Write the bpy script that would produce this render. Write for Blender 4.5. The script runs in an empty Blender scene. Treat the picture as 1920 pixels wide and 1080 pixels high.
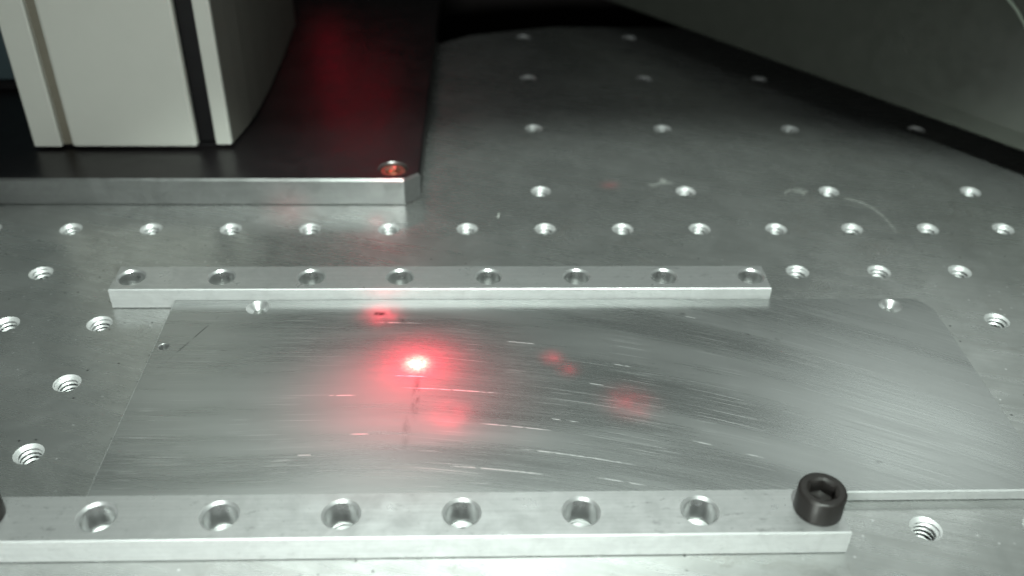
import bpy, bmesh, math, random
from mathutils import Matrix, Vector
random.seed(7)
S = 0.001                      # everything is written in millimetres
sc = bpy.context.scene
COL = sc.collection

# ------------------------------------------------------------------ camera
cam = bpy.data.cameras.new('camera')
cam.sensor_width = 36.0
cam.lens = 33.407
cam.clip_start = 0.005
cam.clip_end = 20
co = bpy.data.objects.new('camera', cam)
COL.objects.link(co)
co.matrix_world = Matrix((
    (0.99938225, 0.00224585, -0.03507254, 0.0036163),
    (-0.03013672, 0.56817689, -0.82235442, -0.26153806),
    (0.01808053, 0.82290338, 0.56789358, 0.15759539),
    (0, 0, 0, 1)))
cam.dof.use_dof = True
cam.dof.focus_distance = 0.235
cam.dof.aperture_fstop = 11.0
sc.camera = co

# ------------------------------------------------------------------ world and lamps
w = bpy.data.worlds.new('World')
sc.world = w
w.use_nodes = True
bg = w.node_tree.nodes['Background']
bg.inputs[0].default_value = (0.91, 1.0, 0.96, 1)
bg.inputs[1].default_value = 0.028


def aim(o, tgt):
    d = Vector(tgt) * S - o.location
    o.rotation_euler = d.to_track_quat('-Z', 'Y').to_euler()


def area(name, loc, tgt, sx, sy, power, col):
    l = bpy.data.lights.new(name, 'AREA')
    l.shape = 'RECTANGLE'
    l.size, l.size_y, l.energy, l.color = sx * S, sy * S, power, col
    o = bpy.data.objects.new(name, l)
    COL.objects.link(o)
    o.location = Vector(loc) * S
    aim(o, tgt)
    return o


def spot(name, loc, tgt, radius, power, col, blend=1.0, soft=0.4):
    l = bpy.data.lights.new(name, 'SPOT')
    d = (Vector(tgt) - Vector(loc)).length
    l.spot_size = max(math.radians(1.0), 2 * math.atan(radius / d))
    l.spot_blend = blend
    l.energy, l.color, l.shadow_soft_size = power, col, soft * S
    o = bpy.data.objects.new(name, l)
    COL.objects.link(o)
    o.location = Vector(loc) * S
    aim(o, tgt)
    return o


def laser(name, loc, tgt, lobes, grain=0.0, size=0.8):
    """narrow lamp whose beam is a sum of gaussian lobes (sigma in mm at the target, power, colour)"""
    d = (Vector(tgt) - Vector(loc)).length
    for sig, power, col in lobes:
        o = spot(name, loc, tgt, sig * 3.8, power, (1, 1, 1), 0.3, 0.3)
        l = o.data
        l.use_nodes = True
        nt = l.node_tree
        em = nt.nodes['Emission']
        em.inputs[0].default_value = (*col, 1)
        tc = nt.nodes.new('ShaderNodeTexCoord')
        sx = nt.nodes.new('ShaderNodeSeparateXYZ')
        nt.links.new(tc.outputs['Normal'], sx.inputs[0])

        def mth(op, a, b):
            m = nt.nodes.new('ShaderNodeMath')
            m.operation = op
            for k, q in enumerate((a, b)):
                if isinstance(q, (int, float)):
                    m.inputs[k].default_value = q
                else:
                    nt.links.new(q, m.inputs[k])
            return m.outputs[0]
        r2 = mth('ADD', mth('MULTIPLY', sx.outputs[0], sx.outputs[0]), mth('MULTIPLY', sx.outputs[1], sx.outputs[1]))
        e = mth('EXPONENT', mth('MULTIPLY', r2, -0.5 * (d / sig) ** 2), 0)
        if grain:
            nz = nt.nodes.new('ShaderNodeTexNoise')
            nz.inputs['Scale'].default_value = d / size
            nz.inputs['Detail'].default_value = 1.0
            nt.links.new(tc.outputs['Normal'], nz.inputs['Vector'])
            e = mth('MULTIPLY', e, mth('MAXIMUM', mth('ADD', mth('MULTIPLY', mth('SUBTRACT', nz.outputs[0], 0.5), grain), 1.0), 0.05))
        nt.links.new(e, em.inputs[1])


area('work_lamp', (-35, -298, 78), (-30, -80, 0), 60, 40, 0.50, (0.91, 1.0, 0.95))
spot('shadow_edge_spot', (60, -310, 500), (60, -312, 0), 396, 19.0, (0.86, 1.0, 0.92), 0.07, 16)  # cone edge shaped to stand in for the shadow over the far table
area('ceiling_lamp', (0, 200, 520), (0, -140, 0), 420, 200, 0.085, (0.89, 1.0, 0.94)).data.spread = math.radians(62)

area('added_reflection_strip', (-150, 430, 520), (-60, -90, 0), 170, 130, 0.10, (0.90, 1.0, 0.95))  # unseen strips added to give the sheet soft bands to reflect
area('added_reflection_strip', (440, 430, 520), (110, -90, 0), 190, 130, 0.16, (0.90, 1.0, 0.95))

HEAD = (-12, -60, 250)
RED = (1.0, 0.012, 0.055)
laser('laser_pointer', HEAD, (-12.2, -71.7, 3), [(1.75, 170, (1.0, 0.36, 0.26))], 3.2)
laser('laser_pointer', HEAD, (-12.2, -71.7, 3), [(6.0, 42, RED)], 2.0)
laser('laser_halo', HEAD, (-14, -82, 3), [(13, 15, RED)])
for sx, sy, sr, sp in ((-23, -50.4, 3.0, 30), (-3.8, -91, 3.6, 17), (22.6, -69.5, 1.6, 12), (26.4, -74.2, 1.6, 8), (40.4, -87, 3.4, 8), (48.5, 28.5, 1.6, 4), (-24.9, 23.3, 3.5, 5)):
    laser('laser_stray_spot', HEAD, (sx, sy, 3), [(sr, sp, RED)], 1.6, 2.5)
# unseen red lamps added behind the black plate for the red streak on it
for lx, lz, lp in ((-78, 60, 0.003), (-76, 95, 0.005), (-54, 85, 0.004), (-62, 130, 0.007), (-50, 150, 0.006)):
    spot('added_red_streak_lamp', (lx, 250, lz), (lx + 12, 60, 9), 150, lp, RED, 1.0, 9.0)
laser('laser_stray_spot', (-58, -60, 60), (-61, 15.4, 1.5), [(4.5, 0.06, RED)])
laser('laser_stray_spot', (-30, -60, 60), (-30.8, 15.4, 8), [(2, 0.05, RED)])

sc.view_settings.view_transform = 'Standard'
sc.view_settings.look = 'None'
sc.view_settings.exposure = 0.0
sc.view_settings.gamma = 1.0
sc.view_settings.use_curve_mapping = False
sc.cycles.use_denoising = True
sc.cycles.sample_clamp_indirect = 4.0
sc.cycles.use_adaptive_sampling = True
sc.cycles.adaptive_threshold = 0.03
sc.cycles.max_bounces = 6
sc.cycles.glossy_bounces = 4
sc.cycles.diffuse_bounces = 3
sc.cycles.caustics_reflective = False
sc.cycles.caustics_refractive = False


# ------------------------------------------------------------------ materials
class NT:
    def __init__(self, name):
        self.m = bpy.data.materials.new(name)
        self.m.use_nodes = True
        self.t = self.m.node_tree
        self.p = self.t.nodes['Principled BSDF']
        self.o = None

    def n(self, typ, **kw):
        nd = self.t.nodes.new(typ)
        for k, v in kw.items():
            setattr(nd, k, v)
        return nd

    def put(self, a, sock):
        if isinstance(a, bpy.types.NodeSocket):
            self.t.links.new(a, sock)
        elif a is not None:
            sock.default_value = a

    def math(self, op, a, b=None, c=None, clamp=False):
        nd = self.n('ShaderNodeMath', operation=op, use_clamp=clamp)
        self.put(a, nd.inputs[0])
        self.put(b, nd.inputs[1])
        self.put(c, nd.inputs[2])
        return nd.outputs[0]

    def obj(self):                      # object coordinates in millimetres
        if self.o is None:
            tc = self.n('ShaderNodeTexCoord')
            v = self.n('ShaderNodeVectorMath', operation='SCALE')
            self.t.links.new(tc.outputs['Object'], v.inputs[0])
            v.inputs['Scale'].default_value = 1000.0
            self.o = v.outputs[0]
        return self.o

    def xyz(self, v=None):
        s = self.n('ShaderNodeSeparateXYZ')
        self.put(v or self.obj(), s.inputs[0])
        return s.outputs

    def vec(self, x, y, z=0.0):
        c = self.n('ShaderNodeCombineXYZ')
        for i, a in enumerate((x, y, z)):
            self.put(a, c.inputs[i])
        return c.outputs[0]

    def noise(self, v, scale, detail=3.0, rough=0.5, dist=0.0):
        nd = self.n('ShaderNodeTexNoise')
        self.put(v, nd.inputs['Vector'])
        nd.inputs['Scale'].default_value = scale
        nd.inputs['Detail'].default_value = detail
        nd.inputs['Roughness'].default_value = rough
        nd.inputs['Distortion'].default_value = dist
        return nd.outputs[0]

    def scaled(self, s, rot=0.0, v=None):
        m = self.n('ShaderNodeMapping', vector_type='TEXTURE')
        self.put(v or self.obj(), m.inputs[0])
        m.inputs['Scale'].default_value = tuple(1.0 / q for q in s)
        m.inputs['Rotation'].default_value = (0, 0, rot)
        return m.outputs[0]

    def ramp(self, f, lo, hi, a=0.0, b=1.0):
        r = self.n('ShaderNodeMapRange', interpolation_type='SMOOTHSTEP')
        self.put(f, r.inputs[0])
        for i, x in enumerate((lo, hi, a, b)):
            self.put(x, r.inputs[i + 1])
        return r.outputs[0]

    def mix(self, f, a, b):
        m = self.n('ShaderNodeMix', data_type='RGBA')
        self.put(f, m.inputs[0])
        self.put(a, m.inputs[6])
        self.put(b, m.inputs[7])
        return m.outputs[2]

    def bump(self, h, dist, strength=1.0):
        b = self.n('ShaderNodeBump')
        b.inputs['Distance'].default_value = dist * S
        b.inputs['Strength'].default_value = strength
        self.put(h, b.inputs['Height'])
        self.put(b.outputs[0], self.p.inputs['Normal'])

    def set(self, **kw):
        for k, v in kw.items():
            self.put(v, self.p.inputs[k.replace('_', ' ')])


def g(v, a=1.0):
    return (v, v, v, a) if not isinstance(v, tuple) else (*v, a)


def mat_table():
    t = NT('ground_table_metal')
    big = t.noise(t.obj(), 0.018, 4, 0.6)
    mott = t.noise(t.obj(), 0.09, 5, 0.6, 0.6)
    line = t.noise(t.scaled((0.02, 0.5, 1), math.radians(-17)), 1.0, 4, 0.6)
    fine = t.noise(t.scaled((0.1, 5, 1), math.radians(-15)), 1.0, 2, 0.6)
    c = t.mix(t.ramp(mott, 0.35, 0.7), g((0.47, 0.48, 0.47)), g((0.57, 0.58, 0.57)))
    c = t.mix(t.ramp(line, 0.3, 0.75, 0.0, 0.5), c, g((0.40, 0.40, 0.39)))
    st = t.ramp(t.noise(t.obj(), 0.05, 6, 0.75, 1.0), 0.56, 0.72, 0, 0.6)
    c = t.mix(st, c, g((0.31, 0.30, 0.28)))
    vo = t.n('ShaderNodeTexVoronoi', voronoi_dimensions='2D')
    t.put(t.obj(), vo.inputs['Vector'])
    vo.inputs['Scale'].default_value = 0.28
    sep = t.n('ShaderNodeSeparateColor')
    t.put(vo.outputs['Color'], sep.inputs[0])
    du = t.math('MULTIPLY', t.ramp(vo.outputs['Distance'], 0.05, 0.11, 1, 0), t.ramp(sep.outputs[0], 0.8, 0.95))
    c = t.mix(du, c, t.mix(t.math('GREATER_THAN', sep.outputs[1], 0.4), g(0.12), g(0.8)))
    r = t.math('ADD', t.ramp(big, 0.3, 0.7, 0.24, 0.31), t.ramp(line, 0.3, 0.7, -0.03, 0.04))
    r = t.math('ADD', r, t.ramp(st, 0, 0.5, 0, 0.08))
    t.set(Base_Color=c, Metallic=0.84, Roughness=r)
    t.bump(t.math('ADD', t.math('MULTIPLY', line, 0.4), t.math('MULTIPLY', fine, 0.25)), 0.05, 0.35)
    return t.m


SCRATCH = [(26.2, -105.3, 25.9), (35.1, -113.3, 10.6), (12.4, -95.4, 17.1), (55.6, -101.3, 4.5), (-17.7, -54.1, 12),
           (32.5, -80.1, 5.1), (-13.9, -76.7, 8.8), (40.4, -72.8, 4.4), (24.1, -93.3, 6.7), (-3.3, -82, 24),
           (67.4, -105.9, 4.8), (-23.5, -97.8, 6.0), (-36, -104.5, 3.2), (8, -109.5, 22), (15, -63, 9), (62, -52, 3), (-30, -84, 7)]


def mat_plate():
    t = NT('sanded_aluminium_sheet')
    x, y, z = t.xyz()
    dx = t.math('MAXIMUM', t.math('ADD', x, 25.0), 0.0)      # the sanding lines bend only towards the right
    wob = t.math('MULTIPLY', t.math('SUBTRACT', t.noise(t.obj(), 0.012, 1), 0.5), 5.0)
    r00 = t.math('ADD', y, t.math('MULTIPLY', t.math('MULTIPLY', dx, dx), 0.5 / 245.0))
    r = t.math('ADD', r00, wob)
    th = x
    pol = t.vec(th, r)
    broad = t.noise(t.scaled((0.010, 0.07, 1), 0, pol), 1.0, 3, 0.55)
    line = t.noise(t.scaled((0.035, 2.2, 1), 0, pol), 1.0, 4, 0.65)
    line2 = t.noise(t.scaled((0.02, 1.0, 1), 0.05, pol), 1.0, 3, 0.6)
    gate = t.noise(t.obj(), 0.03, 2)
    rnd = None
    for sx_, sy_, rot_, thr in ((0.045, 3.0, 0.0, 0.80), (0.09, 4.5, 0.035, 0.84), (0.03, 2.2, -0.03, 0.86)):
        vo = t.n('ShaderNodeTexVoronoi', voronoi_dimensions='2D')
        t.put(t.scaled((sx_, sy_, 1), rot_, pol), vo.inputs['Vector'])
        vo.inputs['Scale'].default_value = 1.0
        sep = t.n('ShaderNodeSeparateColor')
        t.put(vo.outputs['Color'], sep.inputs[0])
        m = t.math('MULTIPLY', t.ramp(vo.outputs['Distance'], 0.12, 0.34, 1, 0), t.ramp(sep.outputs[0], thr, thr + 0.12))
        m = t.math('MULTIPLY', m, t.ramp(sep.outputs[1], 0.1, 1.0, 0.2, 0.9))
        rnd = m if rnd is None else t.math('MAXIMUM', rnd, m)
    rnd = t.math('MULTIPLY', rnd, t.ramp(gate, 0.36, 0.62))
    hi = None
    rs = t.math('ADD', r00, t.math('MULTIPLY', wob, 0.3))
    for (sx, sy, ln) in SCRATCH:
        r0, t0 = sy + 0.5 * max(sx + 25, 0) ** 2 / 245, sx
        d = t.math('ABSOLUTE', t.math('SUBTRACT', rs, r0))
        e = t.math('ABSOLUTE', t.math('SUBTRACT', th, t0))
        m = t.math('MULTIPLY', t.ramp(d, 0.05, 0.26, 1, 0), t.ramp(e, ln * 0.3, ln * 0.55, 1, 0))
        hi = m if hi is None else t.math('MAXIMUM', hi, m)
    hi = t.math('MULTIPLY', hi, t.ramp(t.noise(t.scaled((0.4, 1, 1), 0, pol), 1.0, 2), 0.35, 0.5))
    sm = t.math('MAXIMUM', hi, t.math('MULTIPLY', rnd, 0.7), None, True)
    # soot and smudges that lie on the sheet
    smud = None
    for (cx, cy, rx, ry, k) in ((-11.8, -84, 1.1, 9, 0.45), (-23.5, -50, 2.2, 1.0, 1.0), (-17.4, -53, 0.7, 1.3, 0.9), (-13.5, -97, 1.2, 6, 0.3),
                                (84, -62, 1.1, 0.8, 0.9), (76, -60, 0.6, 0.6, 0.6), (60, -50.5, 1.0, 0.6, 0.5), (95, -108, 1.0, 0.5, 0.4)):
        u = t.math('DIVIDE', t.math('SUBTRACT', x, cx), rx)
        v = t.math('DIVIDE', t.math('SUBTRACT', y, cy), ry)
        q = t.math('SQRT', t.math('ADD', t.math('MULTIPLY', u, u), t.math('MULTIPLY', v, v)))
        m = t.ramp(q, 0.15, 1.3, k, 0)
        smud = m if smud is None else t.math('MAXIMUM', smud, m)
    smud = t.math('MULTIPLY', smud, t.ramp(t.noise(t.scaled((1.0, 0.35, 1)), 0.9, 3, 0.6), 0.35, 0.62))
    # a long faint pencil-like line across the left end
    d = t.math('ABSOLUTE', t.math('ADD', t.math('MULTIPLY', t.math('ADD', x, 70.3), 0.98), t.math('MULTIPLY', t.math('ADD', y, 58.0), -0.45)))
    pl = t.math('MULTIPLY', t.ramp(d, 0.08, 0.3, 0.7, 0), t.ramp(t.math('ABSOLUTE', t.math('ADD', y, 63.0)), 6, 16, 1, 0))
    pl = t.math('MULTIPLY', pl, t.ramp(t.noise(t.obj(), 0.25, 3), 0.45, 0.6))
    smud = t.math('MAXIMUM', smud, pl)
    c = t.mix(t.ramp(broad, 0.3, 0.7), g((0.37, 0.38, 0.375)), g((0.50, 0.51, 0.505)))  # broad light and dark bands in the colour stand in for smeared reflections
    c = t.mix(t.ramp(line, 0.35, 0.7, 0, 0.25), c, g((0.47, 0.48, 0.48)))
    c = t.mix(sm, c, g(0.9))
    c = t.mix(smud, c, g((0.05, 0.045, 0.045)))
    ro = t.math('ADD', t.ramp(broad, 0.25, 0.75, 0.24, 0.33), t.ramp(line, 0.3, 0.7, -0.03, 0.03))
    ro = t.math('ADD', ro, t.math('MULTIPLY', sm, 0.25))
    t.set(Base_Color=c, Metallic=0.86, Roughness=ro, Anisotropic=0.55)
    tang = t.vec(1.0, t.math('MULTIPLY', dx, -1.0 / 245.0))
    t.put(tang, t.p.inputs['Tangent'])
    t.bump(t.math('ADD', t.math('ADD', t.math('MULTIPLY', line, 0.5), t.math('MULTIPLY', line2, 0.1)), 0.0), 0.04, 0.09)
    return t.m


def mat_bar(name, base=0.54, rough=0.3, along=(0.03, 1.6, 1.6), metallic=0.72, dirt=0.4):
    t = NT(name)
    line = t.noise(t.scaled(along), 1.0, 4, 0.65)
    mott = t.noise(t.obj(), 0.16, 5, 0.65, 0.4)
    spk = t.math('MULTIPLY', t.ramp(t.noise(t.scaled((0.45, 1, 1)), 0.9, 4, 0.7), 0.58, 0.68, 0, dirt * 1.6), t.ramp(t.noise(t.obj(), 0.05, 2), 0.42, 0.6))
    c = t.mix(t.ramp(line, 0.3, 0.7), g(base * 0.88), g(base))
    c = t.mix(t.ramp(mott, 0.35, 0.72, 0, 0.6), c, g(base * 0.68))
    c = t.mix(spk, c, g(base * 0.45))
    t.set(Base_Color=c, Metallic=metallic, Roughness=t.ramp(mott, 0.3, 0.7, rough - 0.05, rough + 0.07))
    t.bump(line, 0.05, 0.3)
    return t.m


def mat_shiny(name, base=0.7, rough=0.16, metallic=0.95):
    t = NT(name)
    nz = t.noise(t.obj(), 0.3, 2, 0.5)
    ring = t.noise(t.scaled((0.15, 0.15, 3.0)), 1.0, 3, 0.6)
    t.set(Base_Color=t.mix(ring, g(base * 0.8), g(base)), Metallic=metallic, Roughness=t.ramp(nz, 0.3, 0.7, rough - 0.03, rough + 0.05))
    return t.m


def mat_paint(name, col, rough=0.45, var=0.06, metallic=0.0, bump=0.02, spec=0.5, scale=0.15):
    t = NT(name)
    nz = t.noise(t.obj(), scale, 5, 0.6)
    gr = t.noise(t.obj(), 3.0, 2, 0.5)
    c = t.mix(nz, g(tuple(v * (1 - var) for v in col)), g(tuple(v * (1 + var) for v in col)))
    t.set(Base_Color=c, Metallic=metallic, Roughness=t.ramp(nz, 0.3, 0.7, rough - 0.05, rough + 0.05))
    t.p.inputs['Specular IOR Level'].default_value = spec
    if bump:
        t.bump(gr, bump, 0.25)
    return t.m


M = {
    'table': mat_table(),
    'plate': mat_plate(),
    'bar': mat_bar('milled_aluminium_bar', 0.50, 0.32, metallic=0.70),
    'cut': mat_bar('satin_cut_side', 0.66, 0.42, (0.04, 1.5, 1.5), 0.55, 0.25),
    'bore': mat_shiny('turned_bore_metal', 0.80, 0.33, 0.85),
    'bore_wall': mat_shiny('drilled_wall_metal', 0.74, 0.3, 0.91),
    'thread': mat_shiny('tapped_thread_metal', 0.72, 0.5, 0.6),
    'groove_shade': mat_shiny('shaded_thread_root', 0.06, 0.5),  # dark colour put into the thread grooves in place of their shade
    'black': mat_paint('black_anodised_plate', (0.012, 0.010, 0.011), 0.33, 0.2, spec=0.5),
    'edge': mat_bar('bare_milled_edge', 0.40, 0.34, (0.05, 1.2, 1.2), 0.9, 0.1),
    'cream': mat_paint('cream_painted_metal', (0.70, 0.70, 0.64), 0.42, 0.03),
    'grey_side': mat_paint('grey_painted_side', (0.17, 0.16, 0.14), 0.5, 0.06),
    'slot': mat_paint('brown_grey_slot', (0.20, 0.18, 0.14), 0.5, 0.1),
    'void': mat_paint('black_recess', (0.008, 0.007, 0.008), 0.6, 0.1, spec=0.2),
    'screw': mat_paint('black_oxide_steel', (0.022, 0.019, 0.018), 0.38, 0.35, metallic=0.3, bump=0.05, scale=0.6),
    'brass': mat_paint('warm_plated_screw', (0.42, 0.30, 0.22), 0.25, 0.2, metallic=0.9),
    'hood': mat_paint('charcoal_moulded_plastic', (0.075, 0.08, 0.068), 0.40, 0.12, bump=0.08),
    'wall': mat_paint('black_enclosure_wall', (0.014, 0.010, 0.010), 0.6, 0.2, spec=0.2),
    'blue': mat_paint('blue_grey_panel', (0.05, 0.075, 0.085), 0.5, 0.1),
    'trim': mat_paint('pale_rubber_trim', (0.42, 0.48, 0.40), 0.4, 0.1, bump=0),
    'lint': mat_paint('pale_lint', (0.55, 0.56, 0.53), 0.7, 0.1, bump=0),
}


# ------------------------------------------------------------------ mesh helpers
def obj(name, bm, mat, parent=None, loc=None):
    me = bpy.data.meshes.new(name)
    bm.to_mesh(me)
    bm.free()
    for m in (mat if isinstance(mat, (list, tuple)) else [mat]):
        me.materials.append(m)
    o = bpy.data.objects.new(name, me)
    COL.objects.link(o)
    if parent:
        o.parent = parent
    if loc:
        o.location = Vector(loc) * S
    return o


def copy(o, parent, loc):
    c = o.copy()
    COL.objects.link(c)
    c.parent = parent
    c.location = Vector(loc) * S
    return c


def thing(name, label, cat, loc=(0, 0, 0), group=None):
    o = bpy.data.objects.new(name, None)
    o.empty_display_size = 0.01
    COL.objects.link(o)
    o.location = Vector(loc) * S
    tag(o, label, cat, group)
    return o


def tag(o, label, cat, group=None):
    o['label'] = label
    o['category'] = cat
    if group:
        o['group'] = group
    return o


def struct(o):
    o['kind'] = 'structure'
    return o


def offset_poly(pts, c):
    """inset a counter-clockwise convex-ish polygon by c"""
    out = []
    n = len(pts)
    for i in range(n):
        p0, p1, p2 = (Vector(pts[i - 1]), Vector(pts[i]), Vector(pts[(i + 1) % n]))
        d1, d2 = (p1 - p0).normalized(), (p2 - p1).normalized()
        n1, n2 = Vector((-d1.y, d1.x)), Vector((-d2.y, d2.x))
        k = 1 + n1.dot(n2)
        out.append(tuple(p1 + (n1 + n2) * (c / k)))
    return out


def holed_plate(outline, z0, z1, chamfer, holes, seg=40, side_mat=0, chamfer_mat=0, bare=None):
    """solid plate with round through holes (the hole walls are separate liner parts)"""
    bm = bmesh.new()

    def loop(pts, z):
        return [bm.verts.new((p[0] * S, p[1] * S, z * S)) for p in pts]

    top_in = loop(offset_poly(outline, chamfer), z1)
    edge = loop(outline, z1 - chamfer)
    low = loop(outline, z0 + 0.3)
    bot = loop(offset_poly(outline, 0.3), z0)
    n = len(outline)

    def fill(ring, z, up):
        es = []
        for i in range(len(ring)):
            es.append(bm.edges.new((ring[i], ring[(i + 1) % len(ring)])))
        for (cx, cy, r) in holes:
            hv = loop([(cx + r * math.cos(2 * math.pi * k / seg), cy + r * math.sin(2 * math.pi * k / seg)) for k in range(seg)], z)
            for i in range(seg):
                es.append(bm.edges.new((hv[i], hv[(i + 1) % seg])))
        res = bmesh.ops.triangle_fill(bm, use_beauty=True, use_dissolve=False, edges=es, normal=(0, 0, 1 if up else -1))
        for f in res['geom']:
            if isinstance(f, bmesh.types.BMFace) and (f.normal.z > 0) != up:
                f.normal_flip()

    fill(top_in, z1, True)
    if z0 is not None:
        fill(bot, z0, False)
    for i in range(n):
        j = (i + 1) % n
        f = bm.faces.new((edge[i], edge[j], top_in[j], top_in[i]))
        f.material_index = chamfer_mat if bare is None or i in bare else 0
        bm.faces.new((bot[i], bot[j], low[j], low[i]))
        f = bm.faces.new((low[i], low[j], edge[j], edge[i]))
        f.material_index = side_mat if bare is None or i in bare else 0
    return bm


def lathe(profile, seg=40, closed=False, smooth=True, sharp=True, wall_from=None):
    """profile [(r,z)...] about the z axis; faces look to the side the profile's left hand is on"""
    bm = bmesh.new()
    rings = []
    for (r, z) in profile:
        if r < 1e-6:
            rings.append([bm.verts.new((0, 0, z * S))])
        else:
            rings.append([bm.verts.new((r * S * math.cos(2 * math.pi * k / seg), r * S * math.sin(2 * math.pi * k / seg), z * S)) for k in range(seg)])
    for ri, (a, b) in enumerate(zip(rings, rings[1:])):
        for k in range(seg):
            j = (k + 1) % seg
            if len(a) == 1:
                f = bm.faces.new((a[0], b[j], b[k]))
            elif len(b) == 1:
                f = bm.faces.new((a[k], a[j], b[0]))
            else:
                f = bm.faces.new((a[k], a[j], b[j], b[k]))
            f.smooth = smooth
            if wall_from is not None and ri >= wall_from:
                f.material_index = 1
    if sharp:
        for a in rings[1:-1]:
            if len(a) > 1:
                for k in range(seg):
                    e = bm.edges.get((a[k], a[(k + 1) % seg]))
                    if e:
                        e.smooth = False
    return bm


def box(bm, x0, x1, y0, y1, z0, z1, bev=0.0, mi=0):
    vs = [bm.verts.new((x * S, y * S, z * S)) for z in (z0, z1) for (x, y) in ((x0, y0), (x1, y0), (x1, y1), (x0, y1))]
    fs = [(3, 2, 1, 0), (4, 5, 6, 7), (0, 1, 5, 4), (1, 2, 6, 5), (2, 3, 7, 6), (3, 0, 4, 7)]
    faces = [bm.faces.new([vs[i] for i in f]) for f in fs]
    for f in faces:
        f.material_index = mi
    if bev:
        es = list({e for f in faces for e in f.edges})
        bmesh.ops.bevel(bm, geom=es, offset=bev * S, segments=3, affect='EDGES', profile=0.5)
    return bm


def prism(pts, z0, z1, bev=0.0, segs=2):
    bm = bmesh.new()
    b = [bm.verts.new((x * S, y * S, z0 * S)) for x, y in pts]
    t = [bm.verts.new((x * S, y * S, z1 * S)) for x, y in pts]
    bm.faces.new(b[::-1])
    bm.faces.new(t)
    n = len(pts)
    for i in range(n):
        bm.faces.new((b[i], b[(i + 1) % n], t[(i + 1) % n], t[i]))
    if bev:
        bmesh.ops.bevel(bm, geom=list(bm.edges), offset=bev * S, segments=segs, affect='EDGES', profile=0.5)
    return bm


def thread_mesh(chamfer_r=3.4, major=3.1, minor=2.45, pitch=1.25, turns=6, seg=36):
    """tapped hole: chamfered mouth, then a true helical thread with bright lands and flanks coloured dark as groove shade"""
    bm = bmesh.new()
    cyc = ((0.0, minor), (0.1, minor), (0.38, major), (0.5, major))
    cols = []
    for k in range(seg + 1):
        ang = 2 * math.pi * k / seg
        col = [(chamfer_r + 0.06, -0.015), (chamfer_r - 0.04, -0.04)]
        for i in range(-1, turns):
            for q, (fz, r) in enumerate(cyc):
                z = -0.75 - pitch * (i + fz + k / seg)
                cone = chamfer_r + z / 0.8
                if z > -0.05:
                    z, r = -0.05 - 0.001 * q, chamfer_r - 0.05
                else:
                    r = max(r, cone)
                col.append((r, z))
        cols.append([bm.verts.new((r * S * math.cos(ang), r * S * math.sin(ang), z * S)) for r, z in col])
    for a, b in zip(cols, cols[1:]):
        for i in range(len(a) - 1):
            f = bm.faces.new((a[i], a[i + 1], b[i + 1], b[i]))
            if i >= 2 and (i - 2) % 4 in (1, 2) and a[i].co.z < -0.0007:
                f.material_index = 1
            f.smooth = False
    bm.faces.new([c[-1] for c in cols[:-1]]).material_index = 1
    bmesh.ops.remove_doubles(bm, verts=bm.verts[:], dist=1e-8)
    return bm


# ------------------------------------------------------------------ the machine table
P = 25.0
holes = []
for u in range(-6, 8):
    holes.append((u, 0))
for v in (1, 3, 5, 7):
    for u in (1, 3, 5, 7):
        holes.append((u, v))
holes += [(-5, -1), (4, -1), (5, -1), (6, -1), (7, -1), (-5, -2), (-4, -2), (6, -2), (-4, -3), (-4, -4), (-5, -3), (4, -5), (5, -5)]
holes += [(u, -5) for u in range(-4, 4)]
holes = sorted(set(holes))
# the outline stops behind at a dark boundary, corner clipped beside the black plate
outline = [(-420, -420), (420, -420), (420, 190.3), (40, 190.3), (0, 178), (-60, 130), (-420, 130)]
table = obj('machine_table', holed_plate(outline, -16, 0, 0.5, [(u * P, v * P, 3.42) for u, v in holes], 32), M['table'])
struct(table)
proto = None
for (u, v) in holes:
    if proto is None:
        proto = obj('threaded_hole', thread_mesh(), [M['thread'], M['groove_shade']], table, (u * P, v * P, 0))
    else:
        c = copy(proto, table, (u * P, v * P, 0))
        c.rotation_euler.z = random.uniform(0, 6.28)

# dark enclosure behind the table
wb = bmesh.new()
box(wb, -420, 420, 262, 268, -60, 95)
struct(obj('enclosure_wall', wb, M['wall']))
fb = bmesh.new()
box(fb, -420, 420, 100, 262, -70, -60.5)
struct(obj('enclosure_floor', fb, M['wall']))


# ------------------------------------------------------------------ bars and plate
def countersink(r_top, r_bore, depth, through, seg=40):
    return lathe([(r_top + 0.08, 0.0), (r_top - 0.02, -0.03), (r_bore, -depth), (r_bore, -through)], seg, wall_from=2)


def flip(bm):
    bmesh.ops.reverse_faces(bm, faces=bm.faces[:])
    return bm


H = 6.4
rear = thing('stop_bar', 'long aluminium bar with eight empty countersunk holes at back edge of the sheet', 'bar', (0, 0, 0.02))
hx = [-93.9 + 25.1 * k for k in range(8)]
ro = [(-98.6, -43.0), (86.4, -43.0), (86.4, -31.3), (-98.6, -31.3)]
obj('bar_body', holed_plate(ro, 0, H, 0.25, [(x, -36.9, 4.02) for x in hx], 40, 1, 1), [M['bar'], M['cut']], rear)
cs = None
for x in hx:
    if cs is None:
        cs = obj('countersunk_hole', flip(countersink(4.0, 3.5, 0.55, H - 0.02)), [M['bore'], M['bore_wall']], rear, (x, -36.9, H))
    else:
        copy(cs, rear, (x, -36.9, H))

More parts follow.
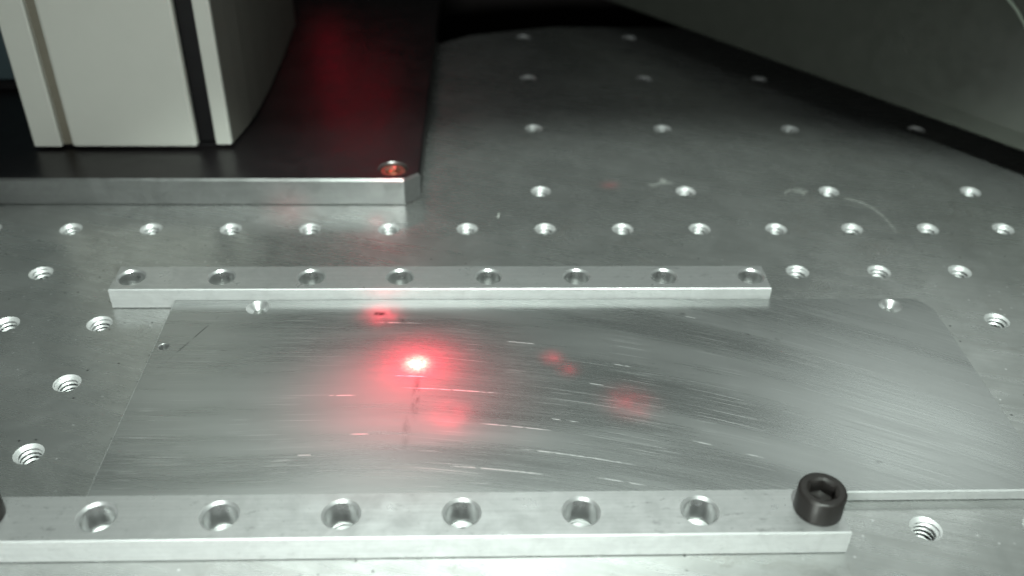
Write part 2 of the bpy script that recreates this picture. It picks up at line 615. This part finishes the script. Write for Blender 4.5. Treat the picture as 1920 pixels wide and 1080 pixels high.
front = thing('clamp_bar', 'aluminium bar nearest the camera held down by black screws', 'bar', (0, 0, 0.02))
fx = [-75 + 25 * k for k in range(6)]
fo = [(-106, -131.4), (80.4, -131.4), (80.4, -119.1), (-106, -119.1)]
obj('bar_body', holed_plate(fo, 0, H, 0.25, [(x, -125, 4.17) for x in fx], 40, 1, 1), [M['bar'], M['cut']], front)
cs2 = None
for x in fx:
    if cs2 is None:
        cs2 = obj('countersunk_hole', flip(countersink(4.15, 3.6, 0.6, H - 0.02)), [M['bore'], M['bore_wall']], front, (x, -125, H))
    else:
        copy(cs2, front, (x, -125, H))

T = 3.0
plate = thing('work_plate', 'thin sanded aluminium sheet with red laser dot between the two bars', 'metal sheet', (0, 0, 0.03))
po = [(-81.0, -117.1), (132.0, -117.1), (132.0, -48.5), (128.5, -43.15), (-81.0, -43.15)]
obj('sheet', holed_plate(po, 0, T, 0.32, [(-57.2, -46.9, 3.22), (119.8, -46.9, 3.22), (-78.3, -64.2, 1.52)], 40, 1, 1), [M['plate'], M['cut']], plate)
k1 = obj('countersunk_hole', flip(countersink(3.2, 1.6, 1.9, T - 0.02)), [M['bore'], M['bore_wall']], plate, (-57.2, -46.9, T))
copy(k1, plate, (119.8, -46.9, T))
obj('drilled_hole', flip(countersink(1.5, 1.3, 0.15, T - 0.02)), [M['bore_wall'], M['bore_wall']], plate, (-78.3, -64.2, T))


# ------------------------------------------------------------------ socket head screws
def cap_screw_mesh(r=5.0, h=6.0, hexr=2.9, depth=3.4, seg=48, bev=0.55):
    bm = bmesh.new()

    def ring(fn, z, n=seg):
        return [bm.verts.new((fn(2 * math.pi * k / n) * math.cos(2 * math.pi * k / n) * S, fn(2 * math.pi * k / n) * math.sin(2 * math.pi * k / n) * S, z * S)) for k in range(n)]

    def hexf(a):
        q = (a % (math.pi / 3)) - math.pi / 6
        return hexr * math.cos(math.pi / 6) / math.cos(q)
    rs = [ring(lambda a: r - 0.25, 0), ring(lambda a: r, 0.25), ring(lambda a: r, h - bev), ring(lambda a: r - bev * 0.3, h - bev * 0.3), ring(lambda a: r - bev, h),
          ring(lambda a: hexr + 0.45, h), ring(lambda a: min(hexr + 0.1, hexf(a) + 0.15), h - 0.35), ring(hexf, h - 0.6), ring(hexf, h - depth), ring(lambda a: 0.4, h - depth - 0.7)]
    for i, (a, b) in enumerate(zip(rs, rs[1:])):
        for k in range(seg):
            f = bm.faces.new((a[k], a[(k + 1) % seg], b[(k + 1) % seg], b[k]))
            f.smooth = i in (0, 1, 2, 3)
    bm.faces.new(rs[-1])
    for idx in (1, 4, 5):
        for k in range(seg):
            e = bm.edges.get((rs[idx][k], rs[idx][(k + 1) % seg]))
            if e:
                e.smooth = False
    return bm


s1 = thing('cap_screw', 'black socket head cap screw at right end of the near bar', 'screw', (75, -125, H + 0.05), 'black screws holding the near bar')
hd = obj('screw_head', cap_screw_mesh(), M['screw'], s1)
hd.rotation_euler.z = math.radians(12)
sh = obj('shank', lathe([(2.9, 0.3), (2.9, -6.2)][::-1], 24), M['screw'], s1)
s2 = thing('cap_screw', 'black screw cut off by the left picture edge on the near bar', 'screw', (-98.6, -125, H + 0.05), 'black screws holding the near bar')
copy(hd, s2, (0, 0, 0))
copy(sh, s2, (0, 0, 0))

# ------------------------------------------------------------------ black base plate with bare front edge
B = 9.5
base = thing('base_plate', 'black anodised base plate with bare silver front edge and clipped corner', 'plate', (0, 0, 0.02))
bo = [(-260, 15.4), (-20.8, 15.4), (-15.7, 20.0), (-14.6, 240), (-260, 240)]
obj('plate_body', holed_plate(bo, 0, B, 0.7, [(-24.9, 23.3, 5.1)], 40, 1, 1, (0, 1)), [M['black'], M['edge']], base)
obj('counterbore', flip(lathe([(5.2, -0.01), (4.95, -0.35), (4.95, -4.0), (0, -4.0)], 40)), M['edge'], base, (-24.9, 23.3, B))
s3 = thing('recessed_screw', 'shiny socket screw sunk in the corner of the black plate', 'screw', (-24.9, 23.3, B - 3.95))
h3 = obj('screw_head', cap_screw_mesh(4.3, 3.2, 2.4, 2.0, 48, 0.35), M['brass'], s3)
h3.rotation_euler.z = 0.3

# ------------------------------------------------------------------ cream column standing on the base plate
colm = thing('machine_column', 'tall cream painted column with dark slots standing on black plate', 'column', (-112, 60, B + 1.0))


def cb(name, pts, z0, z1, mat, bev=0.8):
    o = obj(name, prism([(x + 112, y - 60) for x, y in pts], z0, z1, bev), mat, colm)
    return o


TOP = 190
cb('side_rail', [(-147.3, 36.4), (-137.9, 36.4), (-137.9, 120), (-147.3, 120)], 0, TOP, M['cream'], 0.6)
cb('front_panel', [(-134.6, 36.4), (-92.2, 36.4), (-92.2, 40.2), (-134.6, 40.2)], 0, TOP, M['cream'], 1.1)
cb('slot_liner', [(-138.4, 38.6), (-134.0, 38.6), (-134.0, 118), (-138.4, 118)], 0.2, TOP - 1, M['slot'], 0)
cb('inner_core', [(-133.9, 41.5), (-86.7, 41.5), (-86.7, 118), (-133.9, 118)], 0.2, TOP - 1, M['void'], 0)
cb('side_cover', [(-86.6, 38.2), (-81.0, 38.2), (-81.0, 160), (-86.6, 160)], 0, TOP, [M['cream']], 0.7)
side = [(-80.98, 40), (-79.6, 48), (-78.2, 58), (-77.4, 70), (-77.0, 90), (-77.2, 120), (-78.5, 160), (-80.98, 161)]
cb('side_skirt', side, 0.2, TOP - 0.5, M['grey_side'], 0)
base_gap = cb('dark_gap_fill', [(-145, 40), (-84, 40), (-84, 118), (-145, 118)], -1.0, -0.02, M['void'], 0)  # black slab fills the dark gap under the column

bp_ = thing('back_panel', 'dark blue grey panel edge left of the cream column', 'panel', (-170, 95, B + 0.02))
pb = bmesh.new()
box(pb, -30, 14, -4, 4, 0, 150, 0.8)
obj('panel_sheet', pb, M['blue'], bp_)
pb = bmesh.new()
box(pb, -28, 12, -7, 7, 0, 3, 0.4)
obj('panel_foot', pb, M['void'], bp_)

# ------------------------------------------------------------------ charcoal machine hood at the right
hood = thing('machine_hood', 'blurred charcoal machine hood rising at the upper right corner', 'machine hood', (165, 80, 0))


def hpts(inset=0.0, back=90):
    a, b = Vector((31, 238.5)), Vector((199, 24.5))
    d = (b - a).normalized()
    nrm = Vector((-d.y, d.x))                  # away from the camera
    a2, b2 = a + nrm * inset, b + nrm * inset
    return [tuple(p - Vector((165, 80))) for p in (a2, b2, b2 + nrm * back, a2 + nrm * back)]


def hood_body():
    bm = bmesh.new()
    a, b, c, d = [Vector(p) for p in hpts(0, 120)]
    n = (d - a).normalized()
    sec = [(1.6, 11.4), (0.2, 12.4), (0.8, 18), (6, 46), (16, 74), (32, 94), (55, 104), (118, 108), (120, 11.4)]
    ends = []
    for base_, in ((a,), (a.lerp(b, 0.35),), (a.lerp(b, 0.7),), (b,), (b + (b - a).normalized() * 40 + n * 14,), (b + (b - a).normalized() * 62 + n * 44,)):
        ends.append([bm.verts.new(((base_ + n * t_).x * S, (base_ + n * t_).y * S, z * S)) for t_, z in sec])
    for p, q in zip(ends, ends[1:]):
        for i in range(len(sec)):
            j = (i + 1) % len(sec)
            f = bm.faces.new((p[i], q[i], q[j], p[j]))
            f.smooth = 1 < i < 7
    bm.faces.new(ends[0])
    bm.faces.new(ends[-1][::-1])
    bmesh.ops.recalc_face_normals(bm, faces=bm.faces[:])
    return bm


obj('hood_shell', hood_body(), M['hood'], hood)
obj('plinth', prism(hpts(70, 45), 0.02, 11.3, 0.3), M['void'], hood)

def fibre(pts, r, rough=0.0):
    bm = bmesh.new()
    prev = None
    P3 = [Vector(p) for p in pts]
    for i, p in enumerate(P3):
        d = (P3[min(i + 1, len(P3) - 1)] - P3[max(i - 1, 0)]).normalized()
        s = Vector((-d.y, d.x, 0)).normalized()
        u = d.cross(s)
        rr = r * (0.45 + 0.55 * math.sin(math.pi * (i + 0.6) / (len(P3) + 0.2)))
        ring = [bm.verts.new((p + s * rr * math.cos(a) + u * rr * 0.7 * math.sin(a)) * S) for a in (0, 1.05, 2.09, 3.14, 4.19, 5.24)]
        if prev:
            for k in range(6):
                f = bm.faces.new((prev[k], prev[(k + 1) % 6], ring[(k + 1) % 6], ring[k]))
                f.smooth = True
        else:
            bm.faces.new(ring[::-1])
        prev = ring
    bm.faces.new(prev)
    return bm


rim = [(182.8, 62.8, 60.7), (184.0, 60.1, 58.8), (185.6, 57.1, 57.0), (187.4, 53.3, 54.6), (189.1, 49.3, 51.3), (190.8, 44.5, 46.6)]
obj('trim_strip', fibre([(x - 165, y - 80, z) for x, y, z in rim], 0.8), M['trim'], hood)

# ------------------------------------------------------------------ lint and swarf on the table
l1 = obj('lint_fibre', fibre([(-6, -1.5, .15), (-4, -1.9, .2), (-2.4, -1.2, .25), (-1, .2, .3), (.2, -.4, .3), (.6, 1.6, .35), (-.6, 2.6, .3), (-1.1, 1.6, .25), (1.2, .1, .2), (3.0, -.4, .15)], 0.13), M['lint'], None, (68.4, 31, 0.02))
tag(l1, 'pale curled lint beside the second hole in the row behind', 'lint')
l2 = obj('lint_fibre', fibre([(-4.5, -1.5, .15), (-3.2, 0.6, .2), (-1.5, 1.4, .25), (.3, .6, .25), (1.6, -.8, .3), (3.2, -1.0, .3), (3.6, .6, .3), (1.8, 1.5, .25), (-.2, 2.6, .2)], 0.10), M['lint'], None, (113.5, 24.5, 0.02))
tag(l2, 'thin tangled lint left of the third hole in the row behind', 'lint')
l3 = obj('lint_fibre', fibre([(128.5, 20.5, .12), (131, 19.2, .12), (134, 17.3, .12), (136.6, 13, .12), (138, 8, .12), (138.6, 3, .12), (138.6, -2.5, .12)], 0.08), M['lint'], None, (0, 0, 0.02))
tag(l3, 'long faint hair curving between two hole rows at right', 'hair')
l4 = obj('metal_chip', fibre([(-.4, -1.6, .15), (0, -.4, .3), (.2, .8, .3), (-.1, 1.7, .15)], 0.22), M['lint'], None, (10.2, 8.4, 0.02))
tag(l4, 'tiny bright chip on the table behind the dense hole row', 'chip')
